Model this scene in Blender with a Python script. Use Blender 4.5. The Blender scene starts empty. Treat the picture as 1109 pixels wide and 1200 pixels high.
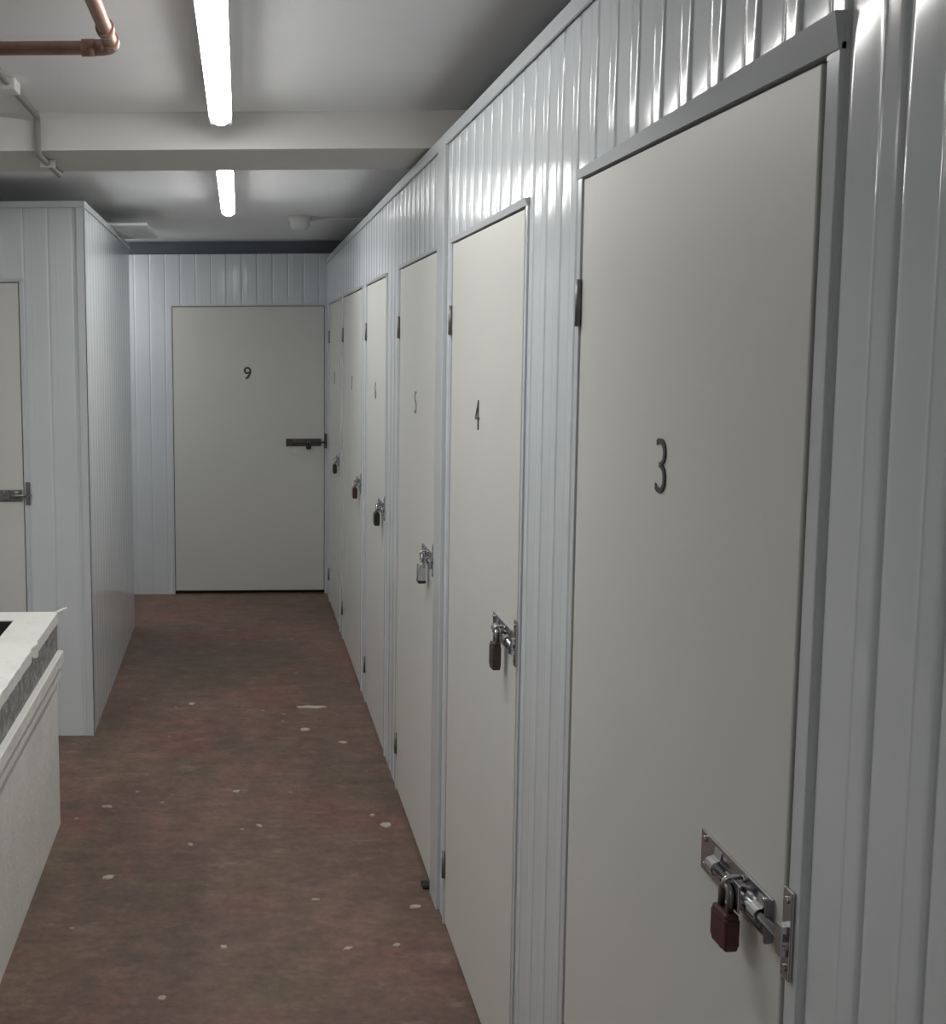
import bpy, bmesh, math, random
from mathutils import Vector, Matrix
random.seed(7)
C = bpy.context.scene.collection
PI = math.pi

# ------------------------------------------------------------------ materials
def new_mat(name):
    m = bpy.data.materials.new(name); m.use_nodes = True
    nt = m.node_tree
    return m, nt, nt.nodes['Principled BSDF']

def noise(nt, scale, detail=4, rough=0.55, vec=None, stretch=None):
    tc = nt.nodes.new('ShaderNodeTexCoord')
    src = tc.outputs['Object'] if vec is None else vec
    if stretch:
        mp = nt.nodes.new('ShaderNodeMapping'); mp.inputs['Scale'].default_value = stretch
        nt.links.new(src, mp.inputs['Vector']); src = mp.outputs['Vector']
    n = nt.nodes.new('ShaderNodeTexNoise')
    n.inputs['Scale'].default_value = scale; n.inputs['Detail'].default_value = detail
    n.inputs['Roughness'].default_value = rough
    nt.links.new(src, n.inputs['Vector'])
    return n.outputs['Fac']

def ramp(nt, fac, stops):
    r = nt.nodes.new('ShaderNodeValToRGB')
    el = r.color_ramp.elements
    while len(el) < len(stops): el.new(0.5)
    for e, (p, c) in zip(el, stops):
        e.position = p; e.color = (*c, 1) if len(c) == 3 else c
    nt.links.new(fac, r.inputs['Fac'])
    return r.outputs['Color']

def mix(nt, fac, a, b, mode='MIX'):
    n = nt.nodes.new('ShaderNodeMix'); n.data_type = 'RGBA'; n.blend_type = mode
    for key, v in ((0, fac), (6, a), (7, b)):
        if hasattr(v, 'is_linked'): nt.links.new(v, n.inputs[key])
        elif isinstance(v, tuple): n.inputs[key].default_value = (*v, 1)
        else: n.inputs[key].default_value = v
    return n.outputs[2]

def bump(nt, bsdf, fac, strength, dist=0.01):
    b = nt.nodes.new('ShaderNodeBump'); b.inputs['Strength'].default_value = strength
    b.inputs['Distance'].default_value = dist
    nt.links.new(fac, b.inputs['Height']); nt.links.new(b.outputs['Normal'], bsdf.inputs['Normal'])

def plain(name, col, rough=0.5, metal=0.0, var=0.06, scale=6.0, spec=0.5, bmp=0.0, bscale=40):
    m, nt, b = new_mat(name)
    f = noise(nt, scale)
    c = ramp(nt, f, [(0.3, tuple(x * (1 - var) for x in col)), (0.7, tuple(min(1, x * (1 + var)) for x in col))])
    nt.links.new(c, b.inputs['Base Color'])
    b.inputs['Roughness'].default_value = rough; b.inputs['Metallic'].default_value = metal
    b.inputs['Specular IOR Level'].default_value = spec
    if bmp: bump(nt, b, noise(nt, bscale, 6), bmp)
    return m

M = {}
M['clad'] = plain('white_coated_steel', (0.68, 0.72, 0.75), 0.13, 0.0, 0.03, 2.0, 0.25, 0.10, 2.2)
M['trim'] = plain('white_steel_trim', (0.63, 0.66, 0.69), 0.15, 0.0, 0.03, 3.0, 0.25)
M['leaf'] = plain('door_off_white', (0.68, 0.685, 0.65), 0.42, 0.0, 0.025, 1.5, 0.4, 0.03, 3)
M['chrome'] = plain('bright_zinc', (0.55, 0.55, 0.57), 0.22, 1.0, 0.1, 30)
M['zinc_dull'] = plain('dull_zinc', (0.30, 0.30, 0.30), 0.4, 1.0, 0.1, 30)
M['dark_zinc'] = plain('blackened_zinc', (0.10, 0.095, 0.095), 0.45, 0.6, 0.1, 30)
M['hinge'] = plain('hinge_steel', (0.22, 0.22, 0.22), 0.45, 0.8)
M['num'] = plain('numeral_grey', (0.055, 0.058, 0.06), 0.4, 0.2)
M['num_pale'] = plain('numeral_silver', (0.28, 0.28, 0.28), 0.4, 0.3)
M['red_lock'] = plain('dark_red_enamel', (0.072, 0.018, 0.020), 0.35)
M['black_lock'] = plain('black_enamel', (0.02, 0.02, 0.02), 0.4)
M['brown_lock'] = plain('aged_brass', (0.10, 0.075, 0.065), 0.4, 0.6)
M['steel_lock'] = plain('polished_steel', (0.75, 0.76, 0.78), 0.15, 1.0)
M['dark'] = plain('flat_black', (0.02, 0.02, 0.02), 0.8)
M['ceil'] = plain('ceiling_paint', (0.86, 0.87, 0.885), 0.75, 0, 0.04, 1.2, 0.3)
M['board'] = plain('ceiling_board_white', (0.76, 0.77, 0.78), 0.6, 0, 0.03, 1.5, 0.3)
M['beam'] = plain('beam_cream', (0.66, 0.655, 0.625), 0.75, 0, 0.04, 2.0, 0.3)
M['void'] = plain('bare_dark_masonry', (0.50, 0.52, 0.55), 0.9, 0, 0.2, 5)
M['room'] = plain('off_white_masonry', (0.78, 0.78, 0.76), 0.85, 0, 0.06, 3)
M['copper'] = plain('copper', (0.37, 0.225, 0.175), 0.42, 0.55, 0.2, 14)
M['conduit'] = plain('grey_conduit', (0.24, 0.24, 0.23), 0.5, 0, 0.08, 9)
M['plastic'] = plain('white_plastic', (0.66, 0.66, 0.65), 0.45)
M['housing'] = plain('batten_white', (0.75, 0.75, 0.75), 0.5)
M['flake'] = plain('paint_flake', (0.47, 0.40, 0.34), 0.8, 0, 0.1, 40)

def emis(name, col, s):
    m, nt, b = new_mat(name)
    b.inputs['Base Color'].default_value = (0.8, 0.8, 0.8, 1)
    b.inputs['Emission Color'].default_value = (*col, 1); b.inputs['Emission Strength'].default_value = s
    return m
M['tube'] = emis('lit_tube', (1.0, 0.985, 0.955), 40.0)

def painted_masonry():
    m, nt, b = new_mat('white_painted_plaster')
    f = noise(nt, 5, 6, 0.6)
    c = ramp(nt, f, [(0.30, (0.76, 0.76, 0.73)), (0.6, (0.84, 0.84, 0.80))])
    g = noise(nt, 34, 5, 0.7)
    c2 = ramp(nt, g, [(0.60, (1, 1, 1)), (0.75, (0.72, 0.70, 0.66))])
    nt.links.new(mix(nt, 1.0, c, c2, 'MULTIPLY'), b.inputs['Base Color'])
    b.inputs['Roughness'].default_value = 0.75
    bump(nt, b, noise(nt, 26, 6, 0.65), 0.5, 0.008)
    return m
M['plaster'] = painted_masonry()

def rough_band():
    m, nt, b = new_mat('grey_roughcast')
    f = noise(nt, 30, 6, 0.7)
    c = ramp(nt, f, [(0.32, (0.15, 0.15, 0.145)), (0.5, (0.27, 0.27, 0.26)), (0.68, (0.47, 0.47, 0.45))])
    nt.links.new(c, b.inputs['Base Color']); b.inputs['Roughness'].default_value = 0.9
    bump(nt, b, f, 0.9, 0.01)
    return m
M['rough'] = rough_band()

def floor_mat():
    m, nt, b = new_mat('worn_red_painted_concrete')
    big = noise(nt, 0.9, 3, 0.5)
    base = ramp(nt, big, [(0.30, (0.140, 0.104, 0.082)), (0.50, (0.168, 0.112, 0.092)), (0.66, (0.205, 0.118, 0.102))])
    # patches rubbed down to olive brown concrete
    pat = noise(nt, 2.6, 6, 0.65)
    pf = ramp(nt, pat, [(0.50, (0, 0, 0)), (0.64, (0.7, 0.7, 0.7))])
    c = mix(nt, pf, base, (0.150, 0.112, 0.076))
    # brighter red where the paint survives
    red = noise(nt, 1.7, 5, 0.6, stretch=(1.2, 0.8, 1))
    rf = ramp(nt, red, [(0.54, (0, 0, 0)), (0.66, (0.65, 0.65, 0.65))])
    c = mix(nt, rf, c, (0.215, 0.094, 0.086))
    # fine mottling, scuffs
    fine = noise(nt, 38, 8, 0.7)
    ff = ramp(nt, fine, [(0.32, (0.80, 0.80, 0.80)), (0.5, (1, 1, 1)), (0.70, (1.22, 1.20, 1.18))])
    c = mix(nt, 1.0, c, ff, 'MULTIPLY')
    mid = noise(nt, 9, 6, 0.65)
    mf = ramp(nt, mid, [(0.3, (0.80, 0.80, 0.79)), (0.7, (1.22, 1.20, 1.18))])
    c = mix(nt, 1.0, c, mf, 'MULTIPLY')
    st = noise(nt, 1.4, 4, 0.6, stretch=(1.0, 0.6, 1))
    c = mix(nt, 1.0, c, ramp(nt, st, [(0.35, (0.78, 0.78, 0.80)), (0.65, (1.14, 1.14, 1.12))]), 'MULTIPLY')
    dr = noise(nt, 11, 5, 0.7, stretch=(0.7, 1.2, 1))
    c = mix(nt, 1.0, c, ramp(nt, dr, [(0.38, (0.86, 0.86, 0.86)), (0.66, (1.20, 1.19, 1.17))]), 'MULTIPLY')
    # dusty pale scuffs and tiny specks
    sc = noise(nt, 7.5, 9, 0.74, stretch=(0.8, 1.5, 1))
    sf = ramp(nt, sc, [(0.565, (0, 0, 0)), (0.69, (0.6, 0.6, 0.6))])
    c = mix(nt, sf, c, (0.31, 0.235, 0.185))
    tc = nt.nodes.new('ShaderNodeTexCoord')
    v = nt.nodes.new('ShaderNodeTexVoronoi'); v.inputs['Scale'].default_value = 10
    nt.links.new(tc.outputs['Object'], v.inputs['Vector'])
    vf = ramp(nt, v.outputs['Distance'], [(0.05, (1, 1, 1)), (0.11, (0, 0, 0))])
    sel = nt.nodes.new('ShaderNodeSeparateColor'); nt.links.new(v.outputs['Color'], sel.inputs[0])
    vs = ramp(nt, sel.outputs[0], [(0.80, (0, 0, 0)), (0.84, (0.75, 0.75, 0.75))])
    c = mix(nt, mix(nt, 1.0, vf, vs, 'MULTIPLY'), c, (0.42, 0.35, 0.29))
    nt.links.new(c, b.inputs['Base Color'])
    rr = ramp(nt, mid, [(0.3, (0.45, 0.45, 0.45)), (0.7, (0.68, 0.68, 0.68))])
    nt.links.new(rr, b.inputs['Roughness'])
    b.inputs['Specular IOR Level'].default_value = 0.35
    bump(nt, b, noise(nt, 60, 6, 0.7), 0.12, 0.004)
    return m
M['floor'] = floor_mat()

# ------------------------------------------------------------------ mesh helpers
def box(bm, a, b):
    x0, y0, z0 = a; x1, y1, z1 = b
    v = [bm.verts.new(p) for p in ((x0,y0,z0),(x1,y0,z0),(x1,y1,z0),(x0,y1,z0),(x0,y0,z1),(x1,y0,z1),(x1,y1,z1),(x0,y1,z1))]
    fs = [bm.faces.new([v[i] for i in q]) for q in ((0,3,2,1),(4,5,6,7),(0,1,5,4),(1,2,6,5),(2,3,7,6),(3,0,4,7))]
    return v, fs

def bbox(bm, a, b, r=0.002, seg=2):
    t = bmesh.new(); box(t, a, b)
    bmesh.ops.bevel(t, geom=t.edges[:], offset=r, segments=seg, affect='EDGES', profile=0.5)
    merge(bm, t)

def merge(bm, t, mat=None):
    if mat is not None: t.transform(mat)
    me = bpy.data.meshes.new('tmp'); t.to_mesh(me); t.free()
    bm.from_mesh(me); bpy.data.meshes.remove(me)

def tube(bm, pts, r, n=12, caps=True):
    """sweep a circle along a polyline"""
    pts = [Vector(p) for p in pts]; rings = []
    prev = None
    for i, p in enumerate(pts):
        if i == 0: t = pts[1] - p
        elif i == len(pts) - 1: t = p - pts[-2]
        else: t = (p - pts[i-1]).normalized() + (pts[i+1] - p).normalized()
        t.normalize()
        if prev is None:
            up = Vector((0,0,1)) if abs(t.z) < 0.9 else Vector((1,0,0))
            s = t.cross(up).normalized()
        else:
            s = (prev - t * prev.dot(t)).normalized()
        prev = s; q = t.cross(s)
        rr = r[i] if isinstance(r, (list, tuple)) else r
        rings.append([bm.verts.new(p + s * (rr * math.cos(2*PI*k/n)) + q * (rr * math.sin(2*PI*k/n))) for k in range(n)])
    for A, B in zip(rings, rings[1:]):
        for k in range(n):
            f = bm.faces.new((A[k], A[(k+1) % n], B[(k+1) % n], B[k])); f.smooth = True
    if caps:
        bm.faces.new(rings[0]); bm.faces.new(rings[-1][::-1])

def bend(a, c, b, r, n=6):
    """points of a rounded corner at c between a and b"""
    a, c, b = Vector(a), Vector(c), Vector(b)
    p0 = c + (a - c).normalized() * r; p1 = c + (b - c).normalized() * r
    return [p0.lerp(c, t).lerp(c.lerp(p1, t), t) for t in [i / n for i in range(n + 1)]]

def obj(name, bm, mat, parent=None, loc=None):
    bmesh.ops.recalc_face_normals(bm, faces=bm.faces)
    me = bpy.data.meshes.new(name); bm.to_mesh(me); bm.free()
    o = bpy.data.objects.new(name, me); me.materials.append(M[mat] if isinstance(mat, str) else mat)
    C.objects.link(o)
    if parent: o.parent = parent
    if loc: o.location = loc
    return o

def tag(o, label, cat, group=None, kind=None):
    o['label'] = label; o['category'] = cat
    if group: o['group'] = group
    if kind: o['kind'] = kind
    return o

def thing(name, label, cat, loc=(0,0,0), rz=0, group=None, kind=None):
    o = bpy.data.objects.new(name, None); C.objects.link(o); o.empty_display_size = 0.1
    o.location = loc; o.rotation_euler = (0, 0, rz)
    return tag(o, label, cat, group, kind)

def struct(name, bm, mat, label, cat):
    return tag(obj(name, bm, mat), label, cat, None, 'structure')

# ------------------------------------------------------------------ key dimensions
WX = 0.59            # right partition face
WT = 2.272           # partition top
CE = 2.40            # ceiling
BY = 8.12            # back partition face
LX, LY, LE, LT = -0.651, 5.083, 7.15, 2.292   # left unit block
DH = 1.962           # door leaf top

# ------------------------------------------------------------------ ribbed steel cladding
PITCH = 0.1035
def profile(s0, s1, phase, depth=0.0048, gw=0.014):
    """(s, n) samples of the face; n is outward relief"""
    out = []
    k0 = math.floor((s0 - phase) / PITCH) - 1; k1 = math.ceil((s1 - phase) / PITCH) + 1
    ss = {s0, s1}
    for k in range(k0, k1 + 1):
        c = phase + k * PITCH
        for j in range(9): ss.add(c - gw/2 + gw * j / 8)
        for j in range(1, 14): ss.add(c + gw/2 + (PITCH - gw) * j / 14)
        for j in range(-3, 4): ss.add(c + 0.036 + j * 0.0013)
    for s in sorted(ss):
        if s < s0 - 1e-9 or s > s1 + 1e-9: continue
        t = (s - phase) - PITCH * math.floor((s - phase) / PITCH + 0.5)   # -P/2..P/2 around groove
        if abs(t) < gw/2: n = -depth * 0.5 * (1 + math.cos(2 * PI * t / gw))
        else:
            u = (s - phase) - PITCH * math.floor((s - phase) / PITCH)
            w = (u - gw/2) / (PITCH - gw)
            n = 0.0006 * math.sin(PI * w)
            d = (u - 0.036) / 0.004
            if abs(d) < 1: n += 0.0006 * (0.5 + 0.5 * math.cos(PI * d))
        out.append((s, n))
    return out

def clad(bm, s0, s1, z0, z1, phase, place, thick=0.04):
    """place(s, n, z) -> world point"""
    pr = profile(s0, s1, phase)
    lo = [bm.verts.new(place(s, n, z0)) for s, n in pr]; hi = [bm.verts.new(place(s, n, z1)) for s, n in pr]
    for i in range(len(pr) - 1):
        f = bm.faces.new((lo[i], lo[i+1], hi[i+1], hi[i])); f.smooth = True
    b = [bm.verts.new(place(s, -thick, z)) for s, z in ((s0, z0), (s1, z0), (s1, z1), (s0, z1))]
    bm.faces.new(b)
    l2 = [bm.verts.new(place(s, n, z0)) for s, n in pr]; h2 = [bm.verts.new(place(s, n, z1)) for s, n in pr]
    bm.faces.new([b[0], b[1]] + l2[::-1]); bm.faces.new([b[3], b[2]] + h2[::-1])
    a = [bm.verts.new(place(s, n, z)) for (s, n), z in ((pr[0], z0), (pr[0], z1), (pr[-1], z0), (pr[-1], z1))]
    bm.faces.new((b[0], b[3], a[1], a[0])); bm.faces.new((b[1], b[2], a[3], a[2]))

# ------------------------------------------------------------------ doors
GAP = 0.004
def head_z(side): return DH + GAP

def cyl(bm, p, q, r, n=14): tube(bm, [p, q], r, n)

def make_numeral(ch, x, z, h, mat, parent, y):
    cu = bpy.data.curves.new('numeral', 'FONT'); cu.body = ch; cu.size = h / 0.70
    cu.align_x = 'CENTER'; cu.extrude = 0.0012; cu.offset = 0.001 if ch == '9' else -0.0016; cu.bevel_depth = 0.0
    t = bpy.data.objects.new('tmp_text', cu); C.objects.link(t)
    bpy.context.view_layer.update()
    me = bpy.data.meshes.new_from_object(t.evaluated_get(bpy.context.evaluated_depsgraph_get()))
    bpy.data.objects.remove(t); bpy.data.curves.remove(cu)
    bm = bmesh.new(); bm.from_mesh(me); bpy.data.meshes.remove(me)
    bm.transform(Matrix.Rotation(PI/2, 4, 'X'))
    o = obj('numeral', bm, mat, parent); o.location = (x, y, z - h/2)
    return o

def slide_bolt(parent, xr, z, length, mat='chrome'):
    """heavy slide bolt; right end at local x=xr, face at y=-0.002, outward is -y"""
    y = -0.002; L = length
    bm = bmesh.new()
    bbox(bm, (xr - L, y - 0.004, z - 0.026), (xr, y, z + 0.026), 0.0015)
    for sx in (-L + 0.014, -L/2 + 0.03, -0.014):              # screw heads
        for sz in (-0.017, 0.017):
            cyl(bm, (xr + sx, y - 0.0035, z + sz), (xr + sx, y - 0.0065, z + sz), 0.0042, 10)
    pl = obj('slide_bolt', bm, mat, parent)
    bm = bmesh.new()
    cyl(bm, (xr - L + 0.045, y - 0.0085, z), (xr + 0.040, y - 0.0085, z), 0.0052)
    obj('bolt_bar', bm, mat, pl)
    for c in (xr - L + 0.056, xr - 0.022):                     # guide brackets
        bm = bmesh.new(); n = 8
        pts = [(c, y - 0.002, z - 0.020), (c, y - 0.004, z - 0.0105)]
        pts += [(c, y - 0.0085 - 0.0065 * math.sin(PI * k / n), z - 0.0085 * math.cos(PI * k / n)) for k in range(n + 1)]
        pts += [(c, y - 0.004, z + 0.0105), (c, y - 0.002, z + 0.020)]
        w = 0.010
        prev = None
        for p in pts:
            a = [bm.verts.new((p[0] + dx, p[1] + dy, p[2])) for dx, dy in ((-w, 0), (w, 0), (w, -0.0025), (-w, -0.0025))]
            if prev:
                for k in range(4): bm.faces.new((prev[k], prev[(k+1) % 4], a[(k+1) % 4], a[k]))
            else: bm.faces.new(a)
            prev = a
        bm.faces.new(prev[::-1])
        obj('guide_bracket', bm, mat, pl)
    bm = bmesh.new(); bbox(bm, (xr - 0.003, y - 0.010, z - 0.026), (xr + 0.001, y - 0.003, z + 0.026), 0.0008, 1)
    obj('end_stop', bm, 'zinc_dull', pl)
    # hasp tongue on the bar folded down with the staple eye
    bm = bmesh.new(); c = xr - L * 0.36
    bbox(bm, (c - 0.018, y - 0.0185, z - 0.016), (c + 0.022, y - 0.0155, z + 0.018), 0.0012)
    obj('hasp_tongue', bm, mat, pl)
    bm = bmesh.new(); n = 10
    pts = [(c, y - 0.002, z + 0.005)] + [(c, y - 0.0175 - 0.010 * math.sin(PI * k / n), z + 0.012 - 0.007 * math.cos(PI * k / n) ) for k in range(n + 1)] + [(c, y - 0.002, z + 0.019)]
    tube(bm, pts, 0.0030, 8)
    obj('staple', bm, mat, pl)
    return c, y - 0.0235, z + 0.011     # where a shackle passes

def bolt_keep(parent, x, z, y, mat='chrome', h=0.1, w=0.022):
    bm = bmesh.new()
    bbox(bm, (x - w/2, y - 0.004, z - h/2), (x + w/2, y, z + h/2), 0.0012)
    for s in (-1, 1): cyl(bm, (x, y - 0.0035, z + s * h * 0.38), (x, y - 0.006, z + s * h * 0.38), 0.0042, 10)
    k = obj('bolt_keep', bm, mat, parent)
    bm = bmesh.new()
    ox = x - 0.001; z -= 0.007
    for (z0, z1) in ((-0.017, -0.009), (0.009, 0.017)):
        box(bm, (ox - 0.006, y - 0.0095, z + z0), (ox + 0.006, y - 0.003, z + z1))
    box(bm, (ox - 0.006, y - 0.0115, z - 0.017), (ox + 0.006, y - 0.0095, z + 0.017))
    obj('keep_loop', bm, mat, k)

def make_door(n, label, w, loc, rz, numeral=None, nummat='num', hz=(1.755, 0.185), jl=0.026, jr=0.040,
              bolt_z=1.045, bolt_len=0.19, bolt_in=0.033, keep=True, num_x=0.0, num_z=1.515, num_h=0.078,
              head=(0.012, 0.015), dbl=True, keep_in=None, leaf0=0.010, boltmat='chrome'):
    d = thing('door_%d' % n, label, 'door', loc, rz, None, 'structure')
    h = w / 2
    bm = bmesh.new(); bbox(bm, (-h, -0.002, leaf0), (h, 0.036, DH), 0.0018)
    obj('leaf', bm, 'leaf', d)
    bm = bmesh.new()
    f0, f1 = -0.005, 0.060
    bbox(bm, (-h - jl, f0, 0.0), (-h - GAP, f1, DH + 0.012), 0.0015)         # hinge jamb
    if dbl:                                                                # latch jamb: inner lip, shadow groove, outer flange
        bbox(bm, (h + GAP, 0.001, 0.0), (h + GAP + 0.012, f1, DH + 0.012), 0.001)
        bbox(bm, (h + GAP + 0.016, f0, 0.0), (h + jr, f1, DH + 0.012), 0.0015)
    else:
        bbox(bm, (h + GAP, f0, 0.0), (h + jr, f1, DH + 0.012), 0.0015)
    # head channel, slightly out of level like the original
    zl, zr = DH + GAP + head[0], DH + GAP + head[1]
    x0, x1 = -h - jl, h + jr
    v = [bm.verts.new(p) for p in ((x0, f0 - 0.002, DH + GAP), (x1, f0 - 0.002, DH + GAP), (x1, f1, DH + GAP), (x0, f1, DH + GAP),
                                   (x0, f0 - 0.004, zl), (x1, f0 - 0.007, zr), (x1, f1, zr), (x0, f1, zl))]
    for q in ((0,3,2,1),(4,5,6,7),(0,1,5,4),(1,2,6,5),(2,3,7,6),(3,0,4,7)): bm.faces.new([v[i] for i in q])
    if dbl: box(bm, (h + GAP + 0.010, f0 + 0.001, DH - 0.002), (h + GAP + 0.020, f1 - 0.002, DH + GAP + 0.001))
    # rebate behind the leaf, closes the gaps
    box(bm, (-h - jl + 0.004, 0.052, 0.0), (-h + 0.02, f1 - 0.001, DH)); box(bm, (h - 0.02, 0.052, 0.0), (h + jr - 0.004, f1 - 0.001, DH))
    obj('frame', bm, 'trim', d)
    bm = bmesh.new(); box(bm, (-h - 0.012, 0.040, 0.0), (h + 0.012, 0.050, DH + 0.002))  # black sheet behind the leaf and its edge gaps
    obj('gap_backing', bm, 'dark', d)
    for z in hz:                                                           # hinges on the left
        bm = bmesh.new()
        cyl(bm, (-h - GAP/2, -0.0065, z - 0.04), (-h - GAP/2, -0.0065, z + 0.04), 0.0058, 10)
        bbox(bm, (-h - 0.011, -0.0095, z - 0.038), (-h - GAP/2, -0.0078, z + 0.038), 0.0005, 1)
        obj('hinge', bm, 'hinge', d)
    if numeral: make_numeral(numeral, num_x, num_z, num_h, nummat, d, -0.0032)
    hang = slide_bolt(d, h - bolt_in, bolt_z, bolt_len, boltmat)
    if keep: bolt_keep(d, h + (0.014 if keep_in is None else keep_in), bolt_z + 0.009, -0.0055, boltmat, 0.1, 0.020)
    mw = Matrix.Translation(loc) @ Matrix.Rotation(rz, 4, 'Z')
    return d, mw, hang, (x0, x1)

def padlock(label, mw, hang, rz, mat, bw=0.040, bh=0.050, bt=0.018, sh=0.026, twist=0.0, shackle='chrome', group='padlocks on the slide bolts', r=0.0036, body_label=None):
    """origin at the bottom of the body; hangs with the shackle through the staple"""
    top = mw @ Vector(hang)
    t = thing('padlock', label, 'padlock', (top.x, top.y, top.z - sh - bh - 0.001), rz + twist, group)
    bm = bmesh.new(); bbox(bm, (-bw/2, -bt/2, 0), (bw/2, bt/2, bh), 0.004, 3)
    # slight waist band
    bbox(bm, (-bw/2 - 0.0008, -bt/2 - 0.0008, bh * 0.12), (bw/2 + 0.0008, bt/2 + 0.0008, bh * 0.88), 0.003, 2)
    obj('body', bm, mat, t)
    bm = bmesh.new(); a = bw/2 - 0.0085; n = 12
    pts = [(-a, 0, bh - 0.002), (-a, 0, bh + sh - a)] + [(-a * math.cos(PI*k/n), 0, bh + sh - a + a * math.sin(PI*k/n)) for k in range(1, n)] + [(a, 0, bh + sh - a), (a, 0, bh - 0.002)]
    tube(bm, pts, r, 10); obj('shackle', bm, shackle, t)
    if mat == 'steel_lock':
        bm = bmesh.new(); bbox(bm, (-bw/2 - 0.0015, -bt/2 - 0.0015, -0.0005), (bw/2 + 0.0015, bt/2 + 0.0015, bh * 0.16), 0.003, 2)
        obj('base_cap', bm, 'black_lock', t)['label'] = 'dark base cap'
    bm = bmesh.new(); cyl(bm, (0, 0, 0.0006), (0, 0, -0.0016), 0.006, 14); obj('keyway', bm, 'zinc_dull', t)
    return t

# right-hand row: (number, near edge Y, far edge Y)
R = -PI/2
spec = [
    (3, 1.241, 2.075, dict(numeral='3', head=(0.014, 0.036), num_x=0.0, jr=0.043, bolt_len=0.20, keep_in=0.024, bolt_in=0.021, num_h=0.08)),
    (4, 2.500, 3.330, dict(numeral='4', jr=0.036, num_x=-0.04)),
    (5, 3.588, 4.410, dict(numeral='5', jr=0.031, dbl=False, jl=0.03, nummat='num_pale', num_z=1.50)),
    (6, 4.817, 5.550, dict(numeral='6', jr=0.030, dbl=False, nummat='num_pale', num_z=1.50)),
    (7, 5.765, 6.800, dict(numeral='7', jr=0.030, dbl=False, nummat='num_pale', num_z=1.50)),
    (8, 7.020, 7.840, dict(numeral='8', jr=0.030, dbl=False, nummat='num_pale', num_z=1.50)),
]
labels = {
    3: 'large off white storage door marked 3 nearest on the right',
    4: 'off white storage door marked 4, second along the right partition',
    5: 'off white storage door with a shiny silver padlock, just past the white corner post',
    6: 'off white storage door with a black padlock, between the silver and the dark red padlocks',
    7: 'off white storage door with the small dark red padlock far along the right partition',
    8: 'narrow looking off white door at the far end of the right partition beside door 9',
}
doors = {}; openings = []
for n, y0, y1, kw in spec:
    w = y1 - y0
    if n > 4: kw['bolt_z'] = 1.035 - 0.006 * (n - 4); kw['head'] = (0.010, 0.010)
    d, mw, hang, ex = make_door(n, labels[n], w, (WX, (y0 + y1)/2, 0), R, **kw)
    doors[n] = (mw, hang, R)
    yc = (y0 + y1)/2
    openings.append((yc - ex[1], yc - ex[0]))
d9w = 1.022
d, mw, hang, ex9 = make_door(9, 'wide off white storage door marked 9 in the back partition', d9w, (0.060, BY, 0), 0, numeral='9', num_x=-0.008, num_z=1.519, num_h=0.082,
                        jl=0.02, jr=0.019, dbl=False, hz=(), bolt_len=0.24, bolt_in=0.02, bolt_z=1.045, keep_in=0.010, leaf0=0.024, boltmat='dark_zinc')
doors[9] = (mw, hang, 0)
d2w = 0.86
d2x = -0.930 - d2w/2
d, mw, hang, ex2 = make_door(2, 'off white door cut off by the left edge, in the left storage unit', d2w, (d2x, LY, 0), 0, jl=0.02, jr=0.022, dbl=False,
                       bolt_len=0.2, bolt_in=0.006, bolt_z=1.062, keep_in=0.020, boltmat='zinc_dull')

padlock('dark red padlock hanging from the slide bolt of door 3, largest and nearest', *doors[3], 'red_lock', 0.038, 0.046, 0.017, 0.029, twist=0.06, shackle='zinc_dull', r=0.0042)
padlock('narrow brown padlock hanging from the slide bolt of door 4', *doors[4], 'brown_lock', 0.030, 0.062, 0.018, 0.026, twist=0.1)
padlock('shiny silver padlock with a dark base hanging on the door past the white post', *doors[5], 'steel_lock', 0.040, 0.060, 0.022, 0.03)
padlock('black padlock hanging between the silver padlock and the dark red far padlock', *doors[6], 'black_lock', 0.048, 0.055, 0.022, 0.03)
padlock('small dark red padlock far along the right partition', *doors[7], 'red_lock', 0.048, 0.055, 0.022, 0.03)
padlock('black padlock farthest along the right partition, beside the bolt of door 9', *doors[8], 'black_lock', 0.048, 0.055, 0.022, 0.03)
padlock('tiny dark padlock under the slide bolt of door 9 in the back partition', *doors[9], 'black_lock', 0.034, 0.034, 0.018, 0.020, shackle='zinc_dull')

# ------------------------------------------------------------------ partitions
PH = 1.1925
def placeR(s, n, z): return (WX - n, s, z)
bm = bmesh.new()
edges = sorted(openings)
hd = DH + 0.014
cur = -1.6
for i, (a, b) in enumerate(edges):
    lo = cur
    if abs(a - 3.557) < 0.01: # the strip beside the corner post is split
        clad(bm, lo, 3.425, 0.0, WT, PH, placeR)
    else:
        clad(bm, lo, a, 0.0, WT, PH, placeR)
    clad(bm, a, b, hd, WT, PH, placeR)
    cur = b
clad(bm, cur, BY - 0.0, 0.0, WT, PH, placeR)
struct('wall_right', bm, 'clad', 'long white ribbed steel partition holding the row of doors on the right', 'wall')

bm = bmesh.new(); bbox(bm, (WX - 0.012, 3.428, 0.0), (WX + 0.03, 3.546, WT), 0.002)
box(bm, (WX + 0.012, 3.546, 0.0), (WX + 0.03, 3.556, WT))
struct('trim_1', bm, 'trim', 'white vertical corner post between door 4 and the silver padlock door', 'trim')
bm = bmesh.new()
bbox(bm, (WX - 0.010, -1.6, WT - 0.026), (WX - 0.0035, BY - 0.02, WT + 0.006), 0.001, 1)
box(bm, (WX - 0.0035, -1.6, WT + 0.001), (WX + 0.044, BY - 0.02, WT + 0.006))
struct('trim_2', bm, 'trim', 'thin white capping strip along the top of the right partition', 'trim')

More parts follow.
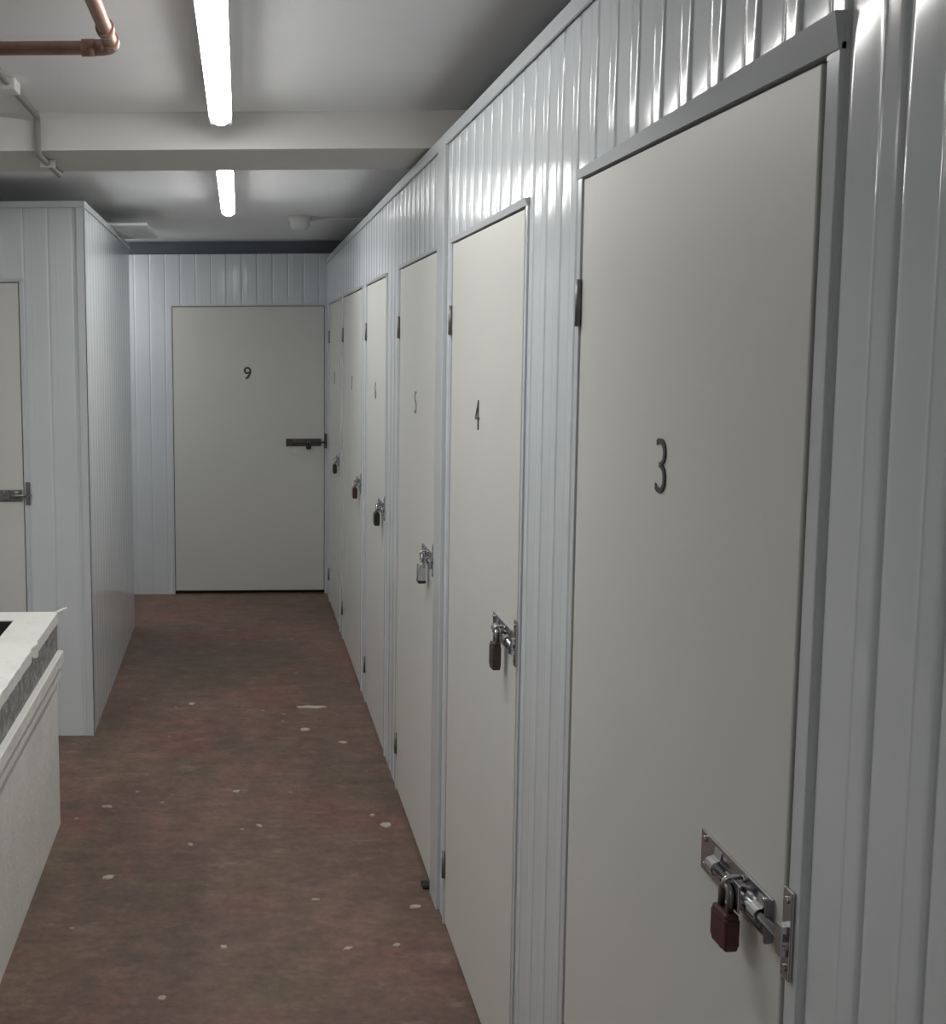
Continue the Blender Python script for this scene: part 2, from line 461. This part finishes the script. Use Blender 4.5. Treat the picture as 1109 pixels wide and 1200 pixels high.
def placeB(s, n, z): return (s, BY - n * 0.5, z)
BT = 2.312
bm = bmesh.new()
a, b = 0.060 + ex9[0], 0.060 + ex9[1]
clad(bm, -1.9, a, 0.0, BT, -0.50, placeB)
clad(bm, a, min(b, WX), hd, BT, -0.50, placeB)
box(bm, (b, BY, 0.0), (WX + 0.05, BY + 0.04, BT))
struct('wall_back', bm, 'clad', 'white ribbed partition at the end of the corridor around door 9', 'wall')

def placeL(s, n, z): return (s, LY - n * 0.45, z)
def placeS(s, n, z): return (LX + n * 0.14, s, z)
bm = bmesh.new()
a, b = d2x + ex2[0], d2x + ex2[1]
clad(bm, b, LX, 0.0, LT, -0.698, placeL)
clad(bm, a, b, hd, LT, -0.698, placeL)
clad(bm, -3.0, a, 0.0, LT, -0.698, placeL)
clad(bm, LY + 0.04, LE, 0.0, LT, PH, placeS)
box(bm, (-3.0, LE - 0.04, 0.0), (LX - 0.04, LE, LT))
struct('wall_left', bm, 'clad', 'white ribbed storage unit walls on the left of the corridor', 'wall')
bm = bmesh.new()
bbox(bm, (LX - 0.030, LY - 0.006, 0.0), (LX + 0.006, LY - 0.0015, LT + 0.002), 0.001, 1)
bbox(bm, (LX + 0.0015, LY - 0.006, 0.0), (LX + 0.006, LY + 0.040, LT + 0.002), 0.001, 1)
struct('trim_3', bm, 'trim', 'white corner flashing on the left storage unit', 'trim')
bm = bmesh.new()
bbox(bm, (-3.0, LY - 0.009, LT - 0.02), (LX + 0.004, LY - 0.0035, LT + 0.006), 0.001, 1)
bbox(bm, (LX + 0.0035, LY - 0.009, LT - 0.02), (LX + 0.009, LE, LT + 0.006), 0.001, 1)
struct('trim_4', bm, 'trim', 'thin white capping strip round the top of the left storage unit', 'trim')

# ------------------------------------------------------------------ shell of the building
bm = bmesh.new()
box(bm, (-0.70, -3.0, -0.12), (2.2, 9.6, 0.0)); box(bm, (-4.0, 4.06, -0.12), (-0.70, 9.6, 0.0)); box(bm, (-4.0, -3.0, -0.12), (-0.70, 0.2, 0.0))
struct('floor', bm, 'floor', 'worn red brown painted concrete floor of the corridor', 'floor')
bm = bmesh.new(); box(bm, (-4.0, -3.0, CE), (2.2, 9.6, CE + 0.1))
struct('ceiling', bm, 'ceil', 'pale grey painted ceiling over the corridor', 'ceiling')
bm = bmesh.new(); box(bm, (-4.0, 3.75, 2.288), (2.2, 4.18, CE))
struct('trim_5', bm, 'beam', 'broad cream beam crossing the ceiling between the two lit tubes', 'beam')
for nm, a, b, mt, lb in (('wall_outer_back', (-4.0, 9.6, -0.1), (2.2, 9.7, CE), 'void', 'dark rear wall seen in the slot over the back partition'),
                      ('wall_outer_right', (2.2, -3.0, -0.1), (2.3, 9.6, CE), 'void', 'dark outer wall behind the right hand storage units'),
                      ('wall_outer_left', (-4.1, -3.0, -0.1), (-4.0, 9.6, CE), 'room', 'pale outer wall far off to the left'),
                      ('wall_outer_front', (-4.0, -3.1, -0.1), (2.2, -3.0, CE), 'room', 'pale wall behind the viewer')):
    bm = bmesh.new(); box(bm, a, b); struct(nm, bm, mt, lb, 'wall')

M['gap_shade'] = plain('gap_shade_blue_grey', (0.13, 0.145, 0.17), 0.6)  # colour of the shaded gap, put on an added strip
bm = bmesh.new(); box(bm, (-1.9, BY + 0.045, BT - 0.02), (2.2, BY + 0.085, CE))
struct('gap_shade_strip', bm, 'gap_shade', 'added dark grey strip standing in for the shade in the gap over the back partition', 'trim')

# ------------------------------------------------------------------ ceiling lights
TUBE_HALF = 53
def light(label, y0, y1, x=-0.050):
    t = thing('batten_light', label, 'ceiling light', (x, (y0 + y1)/2, CE), 0, 'fluorescent battens on the ceiling')
    L = (y1 - y0)/2
    bm = bmesh.new()
    pr = [(-0.034, 0), (-0.034, -0.060), (-0.031, -0.066), (0.031, -0.066), (0.034, -0.060), (0.034, 0)]
    A = [bm.verts.new((p[0], -L, p[1])) for p in pr]; B = [bm.verts.new((p[0], L, p[1])) for p in pr]
    for k in range(6): bm.faces.new((A[k], A[(k+1) % 6], B[(k+1) % 6], B[k]))
    bm.faces.new(A); bm.faces.new(B[::-1])
    obj('housing', bm, 'housing', t)
    # shallow curved diffuser with rounded ends
    bm = bmesh.new(); n = 14; r = 0.0315 / math.sin(math.radians(TUBE_HALF)); a0 = math.radians(TUBE_HALF)
    zc = -0.0655 + r * math.cos(a0); rows = []
    ys = [(-L + 0.020, 0.30), (-L + 0.036, 0.62), (-L + 0.070, 0.86), (-L + 0.120, 1.0), (L - 0.120, 1.0), (L - 0.070, 0.86), (L - 0.036, 0.62), (L - 0.020, 0.30)]
    for yy, q in ys:
        rows.append([bm.verts.new((q * r * math.sin(-a0 + 2 * a0 * k / n), yy, -0.0655 + q * (zc + 0.0655 - r * math.cos(-a0 + 2 * a0 * k / n)))) for k in range(n + 1)])
    for R0, R1 in zip(rows, rows[1:]):
        for k in range(n): bm.faces.new((R0[k], R0[k+1], R1[k+1], R1[k])).smooth = True
        bm.faces.new((R0[n], R0[0], R1[0], R1[n]))
    bm.faces.new(rows[0]); bm.faces.new(rows[-1][::-1])
    obj('diffuser', bm, 'tube', t)
    for s in (-1, 1):
        bm = bmesh.new()
        bbox(bm, (-0.030, min(s*(L-0.012), s*(L+0.002)), -0.063), (0.030, max(s*(L-0.012), s*(L+0.002)), 0.0), 0.003, 2)
        obj('end_cap', bm, 'housing', t)
    return t
light('nearer lit strip light on the ceiling, in front of the beam', 2.06, 3.60)
light('farther lit strip light on the ceiling, beyond the beam', 4.435, 5.975)
for i, (x, y) in enumerate(((-1.7, 2.1), (-2.6, 2.1))):  # unseen battens added to even out the light on the right wall
    light('added fill strip light over the bay left of the parapet, %s' % ('the one nearer the parapet', 'the one nearer the outer wall')[i], y, y + 1.54, x)

light('added fill strip light on the ceiling behind the viewer', -2.5, -0.96)  # added out of view as fill from behind the camera
light('added fill strip light in the side passage behind the left storage unit', 7.30, 7.98, -1.7)  # hidden batten added to brighten the far end
light('added fill strip light in the side passage nearer the corridor', 7.30, 7.98, -1.05)  # second hidden batten, added as fill for the back partition

# ------------------------------------------------------------------ pipes, conduit, detector, board
t = thing('copper_pipe', 'copper pipe with an elbow hung below the ceiling in the top left corner', 'pipe', (-0.262, 2.6, 2.312))
bm = bmesh.new(); r = 0.0145
el = bend((-1, 0, 0), (0, 0, 0), (0, -1, 0), 0.035)
tube(bm, [(-1.2, 0, 0)] + el + [(0, -2.2, 0)], r, 16)
obj('pipe', bm, 'copper', t)
bm = bmesh.new(); tube(bm, bend((-1, 0, 0), (0, 0, 0), (0, -1, 0), 0.040), r + 0.0025, 16)
tube(bm, [(-0.066, 0, 0), (-0.038, 0, 0)], r + 0.0035, 16); tube(bm, [(0, -0.038, 0), (0, -0.066, 0)], r + 0.0035, 16)
obj('elbow', bm, 'copper', t)
bm = bmesh.new(); tube(bm, [(0, -0.135, 0), (0, -0.165, 0)], r + 0.004, 16); obj('coupling', bm, 'copper', t)
for p in ((-0.9, 0), (0, -0.9)):
    bm = bmesh.new(); cyl(bm, (p[0], p[1], 0.0), (p[0], p[1], CE - 2.312), 0.005, 8)
    tube(bm, [(p[0] - (0.008 if p[1] == 0 else 0), p[1] - (0.008 if p[1] else 0), 0), (p[0] + (0.008 if p[1] == 0 else 0), p[1] + (0.008 if p[1] else 0), 0)], r + 0.003, 14)
    obj('pipe_clip', bm, 'zinc_dull', t)

t = thing('conduit', 'grey cable conduit dropping over the cream beam at upper left', 'conduit', (-0.612, 3.3, CE))
bm = bmesh.new(); r = 0.010
P0 = [(0, -2.0, -0.012), (0, 0.438, -0.012), (0, 0.438, -0.124), (0, 0.905, -0.124), (0, 0.905, -0.05), (-0.5, 0.905, -0.05)]
pts = [P0[0]]
for i in range(1, 5): pts += bend(P0[i-1], P0[i], P0[i+1], 0.028)
pts.append(P0[-1]); tube(bm, pts, r, 12); obj('run', bm, 'conduit', t)
bm = bmesh.new(); bbox(bm, (-0.022, -0.04, -0.032), (0.022, 0.04, 0.0), 0.004)
obj('junction_box', bm, 'plastic', t)
for y, z in ((0.62, -0.112), (-0.6, 0.0)):
    bm = bmesh.new(); bbox(bm, (-0.024, y - 0.008, z - 0.026), (0.024, y + 0.008, z), 0.003); obj('saddle_clip', bm, 'plastic', t)

t = thing('smoke_detector', 'round white smoke detector on the ceiling near the back partition', 'smoke detector', (0.335, 6.66, CE))
bm = bmesh.new(); n = 28
prof = [(0.064, 0), (0.064, -0.014), (0.060, -0.024), (0.054, -0.030), (0.052, -0.056), (0.042, -0.070), (0.016, -0.076)]
rings = [[bm.verts.new((r_*math.cos(2*PI*k/n), r_*math.sin(2*PI*k/n), z)) for k in range(n)] for r_, z in prof]
for A, B in zip(rings, rings[1:]):
    for k in range(n): bm.faces.new((A[k], A[(k+1) % n], B[(k+1) % n], B[k])).smooth = True
bm.faces.new(rings[0]); bm.faces.new(rings[-1][::-1])
obj('head', bm, 'plastic', t)
bm = bmesh.new(); cyl(bm, (0.05, 0.05, -0.008), (0.60, 0.10, -0.008), 0.006, 10); bbox(bm, (0.03, 0.02, -0.018), (0.10, 0.09, 0.0), 0.003)
obj('cable_entry', bm, 'plastic', t)

bm = bmesh.new(); bbox(bm, (-1.25, 0, 0), (0.19, 0.74, 0.014), 0.002)
tag(obj('loose_board', bm, 'board', None, (LX, 6.10, LT + 0.007)), 'pale flat board lying on the left storage unit and jutting over the corridor', 'board')

# ------------------------------------------------------------------ low parapet at left
t = thing('parapet_wall', 'low white plastered parapet with a ledge top and rough grey band at lower left', 'low wall', (-0.651, 4.105, 0))
def L_ring(bm, xo, yo, xi, yi, z0, z1, xl=-2.4, yl=-3.85):
    """L-shaped solid: outer corner (xo,yo), inner corner (xi,yi), arms to x=xl and y=yl (local)"""
    pl = [(xl, yo), (xo, yo), (xo, yl), (xi, yl), (xi, yi), (xl, yi)]
    A = [bm.verts.new((x, y, z0)) for x, y in pl]; B = [bm.verts.new((x, y, z1)) for x, y in pl]
    for k in range(6): bm.faces.new((A[k], A[(k+1) % 6], B[(k+1) % 6], B[k]))
    bm.faces.new(A[::-1]); bm.faces.new(B)
xi, yi = -0.122, -0.115
bm = bmesh.new(); L_ring(bm, 0.0, 0.0, xi, yi, 0.0, 0.56); obj('body', bm, 'plaster', t)
bm = bmesh.new(); L_ring(bm, 0.014, 0.004, xi, yi, 0.535, 0.577); L_ring(bm, 0.024, 0.006, xi, yi, 0.588, 0.632); L_ring(bm, 0.006, 0.002, xi, yi, 0.56, 0.60)
bmesh.ops.bevel(bm, geom=[e for e in bm.edges], offset=0.003, segments=1, affect='EDGES'); obj('moulding', bm, 'plaster', t)
bm = bmesh.new(); L_ring(bm, 0.004, 0.002, xi, yi, 0.628, 0.735); obj('frieze_band', bm, 'rough', t)
# cap: subdivided slab with a broken, chipped edge
bm = bmesh.new()
nseg = 96
def capslab(x0, x1, y0, y1, z0, z1, nx, ny, jag):
    rnd = random.Random(3)
    top = {}; bot = {}
    for i in range(nx + 1):
        for j in range(ny + 1):
            x = x0 + (x1 - x0) * i / nx; y = y0 + (y1 - y0) * j / ny
            zt = z1
            if jag and i == nx:
                x -= 0.020 + 0.0025 * rnd.random(); zt -= 0.002 * rnd.random()
                if 0.862 < j / ny < 0.872: x -= 0.014; zt -= 0.010
                if 0.874 < j / ny < 0.884: x += 0.008; zt += 0.005
                if 0.60 < j / ny < 0.61 or 0.42 < j / ny < 0.435: x -= 0.010; zt -= 0.006
            top[i, j] = bm.verts.new((x, y, zt)); bot[i, j] = bm.verts.new((x, y, z0))
    for i in range(nx):
        for j in range(ny):
            bm.faces.new((top[i,j], top[i+1,j], top[i+1,j+1], top[i,j+1])); bm.faces.new((bot[i,j], bot[i,j+1], bot[i+1,j+1], bot[i+1,j]))
    for i in range(nx):
        bm.faces.new((bot[i,0], bot[i+1,0], top[i+1,0], top[i,0])); bm.faces.new((bot[i+1,ny], bot[i,ny], top[i,ny], top[i+1,ny]))
    for j in range(ny):
        bm.faces.new((bot[nx,j], bot[nx,j+1], top[nx,j+1], top[nx,j])); bm.faces.new((bot[0,j+1], bot[0,j], top[0,j], top[0,j+1]))
capslab(xi - 0.002, 0.028, -3.85, 0.012, 0.730, 0.768, 6, nseg * 2, True)
capslab(-2.4, xi - 0.002, yi - 0.002, 0.012, 0.730, 0.768, 4, 3, False)
obj('ledge_top', bm, 'plaster', t)
bm = bmesh.new(); L_ring(bm, xi, yi, xi - 0.008, yi - 0.008, -2.0, 0.764, -2.4, -3.85)  # added lining, black in place of the shade down the opening
obj('shade_lining', bm, 'dark', t)['label'] = 'added black lining standing in for the shade inside the opening behind the ledge'
bm = bmesh.new(); tube(bm, [(0.000, 0.002, 0.764), (0.012, 0.006, 0.770), (0.028, 0.012, 0.777), (0.040, 0.016, 0.780)], [0.006, 0.006, 0.005, 0.003], 8)
obj('paint_curl', bm, 'plaster', t)
bm = bmesh.new(); box(bm, (-4.0, 0.2, -2.1), (-0.70, 4.06, -2.0))
struct('floor_lower', bm, 'void', 'dark landing down inside the opening behind the parapet', 'floor')

# ------------------------------------------------------------------ litter on the floor
def flake(x, y, lx, ly, label, seed, rot=0.0):
    rnd = random.Random(seed); bm = bmesh.new(); n = 11
    A = []; B = []
    for k in range(n):
        a = 2*PI*k/n; q = 0.7 + 0.45 * rnd.random()
        px, py = 0.8 * lx * q * math.cos(a) / 2, 0.75 * ly * q * math.sin(a) / 2
        A.append(bm.verts.new((px, py, 0.0))); B.append(bm.verts.new((px * 0.9, py * 0.9, 0.002 + 0.003 * rnd.random())))
    for k in range(n): bm.faces.new((A[k], A[(k+1) % n], B[(k+1) % n], B[k]))
    bm.faces.new(A[::-1]); bm.faces.new(B)
    o = obj('paint_flake', bm, 'flake', None, (x, y, 0.0)); o.rotation_euler = (0, 0, rot)
    return tag(o, label, 'debris', 'pale paint flakes on the floor')
FL = [
    (0.320, 5.477, 0.19, 0.05, 'longest pale sliver of debris lying across the far floor', 0.0),
    (0.277, 5.146, 0.06, 0.05, 'pale flake just in front of the long sliver on the floor', 0.4),
    (0.432, 4.969, 0.045, 0.04, 'small pale flake between the long sliver and the right doors', 0.1),
    (0.505, 4.070, 0.055, 0.06, 'broken pale flake on the floor near the silver padlock door', 0.8),
    (0.469, 4.160, 0.025, 0.025, 'pale crumb just left of the broken flake near the silver padlock door', 0.2),
    (-0.214, 2.944, 0.034, 0.03, 'bright pale flake nearest the bottom of the picture on the left', 0.0),
    (-0.432, 3.666, 0.055, 0.035, 'slanting pale flake on the floor beside the low parapet', 0.6),
    (-0.057, 3.210, 0.026, 0.03, 'pale crumb in the middle of the near floor', 0.0),
    (0.221, 3.496, 0.045, 0.025, 'flat pale flake left of the foot of door 4', 0.0),
    (0.294, 3.196, 0.04, 0.025, 'pale chip on the red patch of the near floor', 0.3),
    (0.058, 4.072, 0.03, 0.03, 'tan crumb in the middle of the floor', 0.0),
    (-0.180, 3.914, 0.03, 0.028, 'pale crumb on the floor level with the end of the parapet', 0.0),
    (-0.500, 4.258, 0.055, 0.03, 'pale flake at the outer end of the parapet', 0.0),
    (0.520, 3.446, 0.05, 0.03, 'pale flake by the foot of the white corner post', 0.2),
    (0.433, 3.213, 0.03, 0.025, 'small chip near the foot of door 4', 0.0),
    (-0.239, 5.542, 0.04, 0.035, 'lone pale flake on the far floor by the left storage unit', 0.0),
    (-0.024, 4.401, 0.04, 0.03, 'faint tan chip in the middle of the corridor floor', 0.0),
]
for i, (x, y, lx, ly, lb, ro) in enumerate(FL): flake(x, y, lx, ly, lb, i + 20, ro)
bm = bmesh.new(); bbox(bm, (-0.014, -0.022, 0), (0.012, 0.022, 0.012), 0.004)
tag(obj('rubble_chip', bm, 'dark', None, (0.574, 3.585, 0.0)), 'dark lump of debris at the foot of the white corner post', 'debris')

# ------------------------------------------------------------------ world, camera, view
w = bpy.data.worlds.new('World'); bpy.context.scene.world = w; w.use_nodes = True
w.node_tree.nodes['Background'].inputs[0].default_value = (0.5, 0.52, 0.55, 1)
w.node_tree.nodes['Background'].inputs[1].default_value = 0.05

cam = bpy.data.cameras.new('Camera'); co = bpy.data.objects.new('Camera', cam); C.objects.link(co)
F, PX, PY = 1400.0, 282.0, 565.0
pitch = -math.atan((PY - 409.0) / F); roll = 0.0067
d = Vector((0, math.cos(pitch), math.sin(pitch))); u = Vector((0, -math.sin(pitch), math.cos(pitch))); r = Vector((1, 0, 0))
rc = r * math.cos(roll) - u * math.sin(roll); uc = u * math.cos(roll) + r * math.sin(roll)
co.matrix_world = Matrix(((rc.x, uc.x, -d.x, 0), (rc.y, uc.y, -d.y, 0), (rc.z, uc.z, -d.z, 1.68), (0, 0, 0, 1)))
cam.sensor_fit = 'VERTICAL'; cam.sensor_height = 36; cam.sensor_width = 36
cam.lens = F / 1200 * 36
cam.shift_x = (554.5 - PX) / 1200; cam.shift_y = -(600 - PY) / 1200
cam.clip_start = 0.02
bpy.context.scene.camera = co
vs = bpy.context.scene.view_settings
vs.view_transform = 'Standard'; vs.look = 'None'; vs.gamma = 1; vs.use_curve_mapping = False
vs.exposure = 0.0
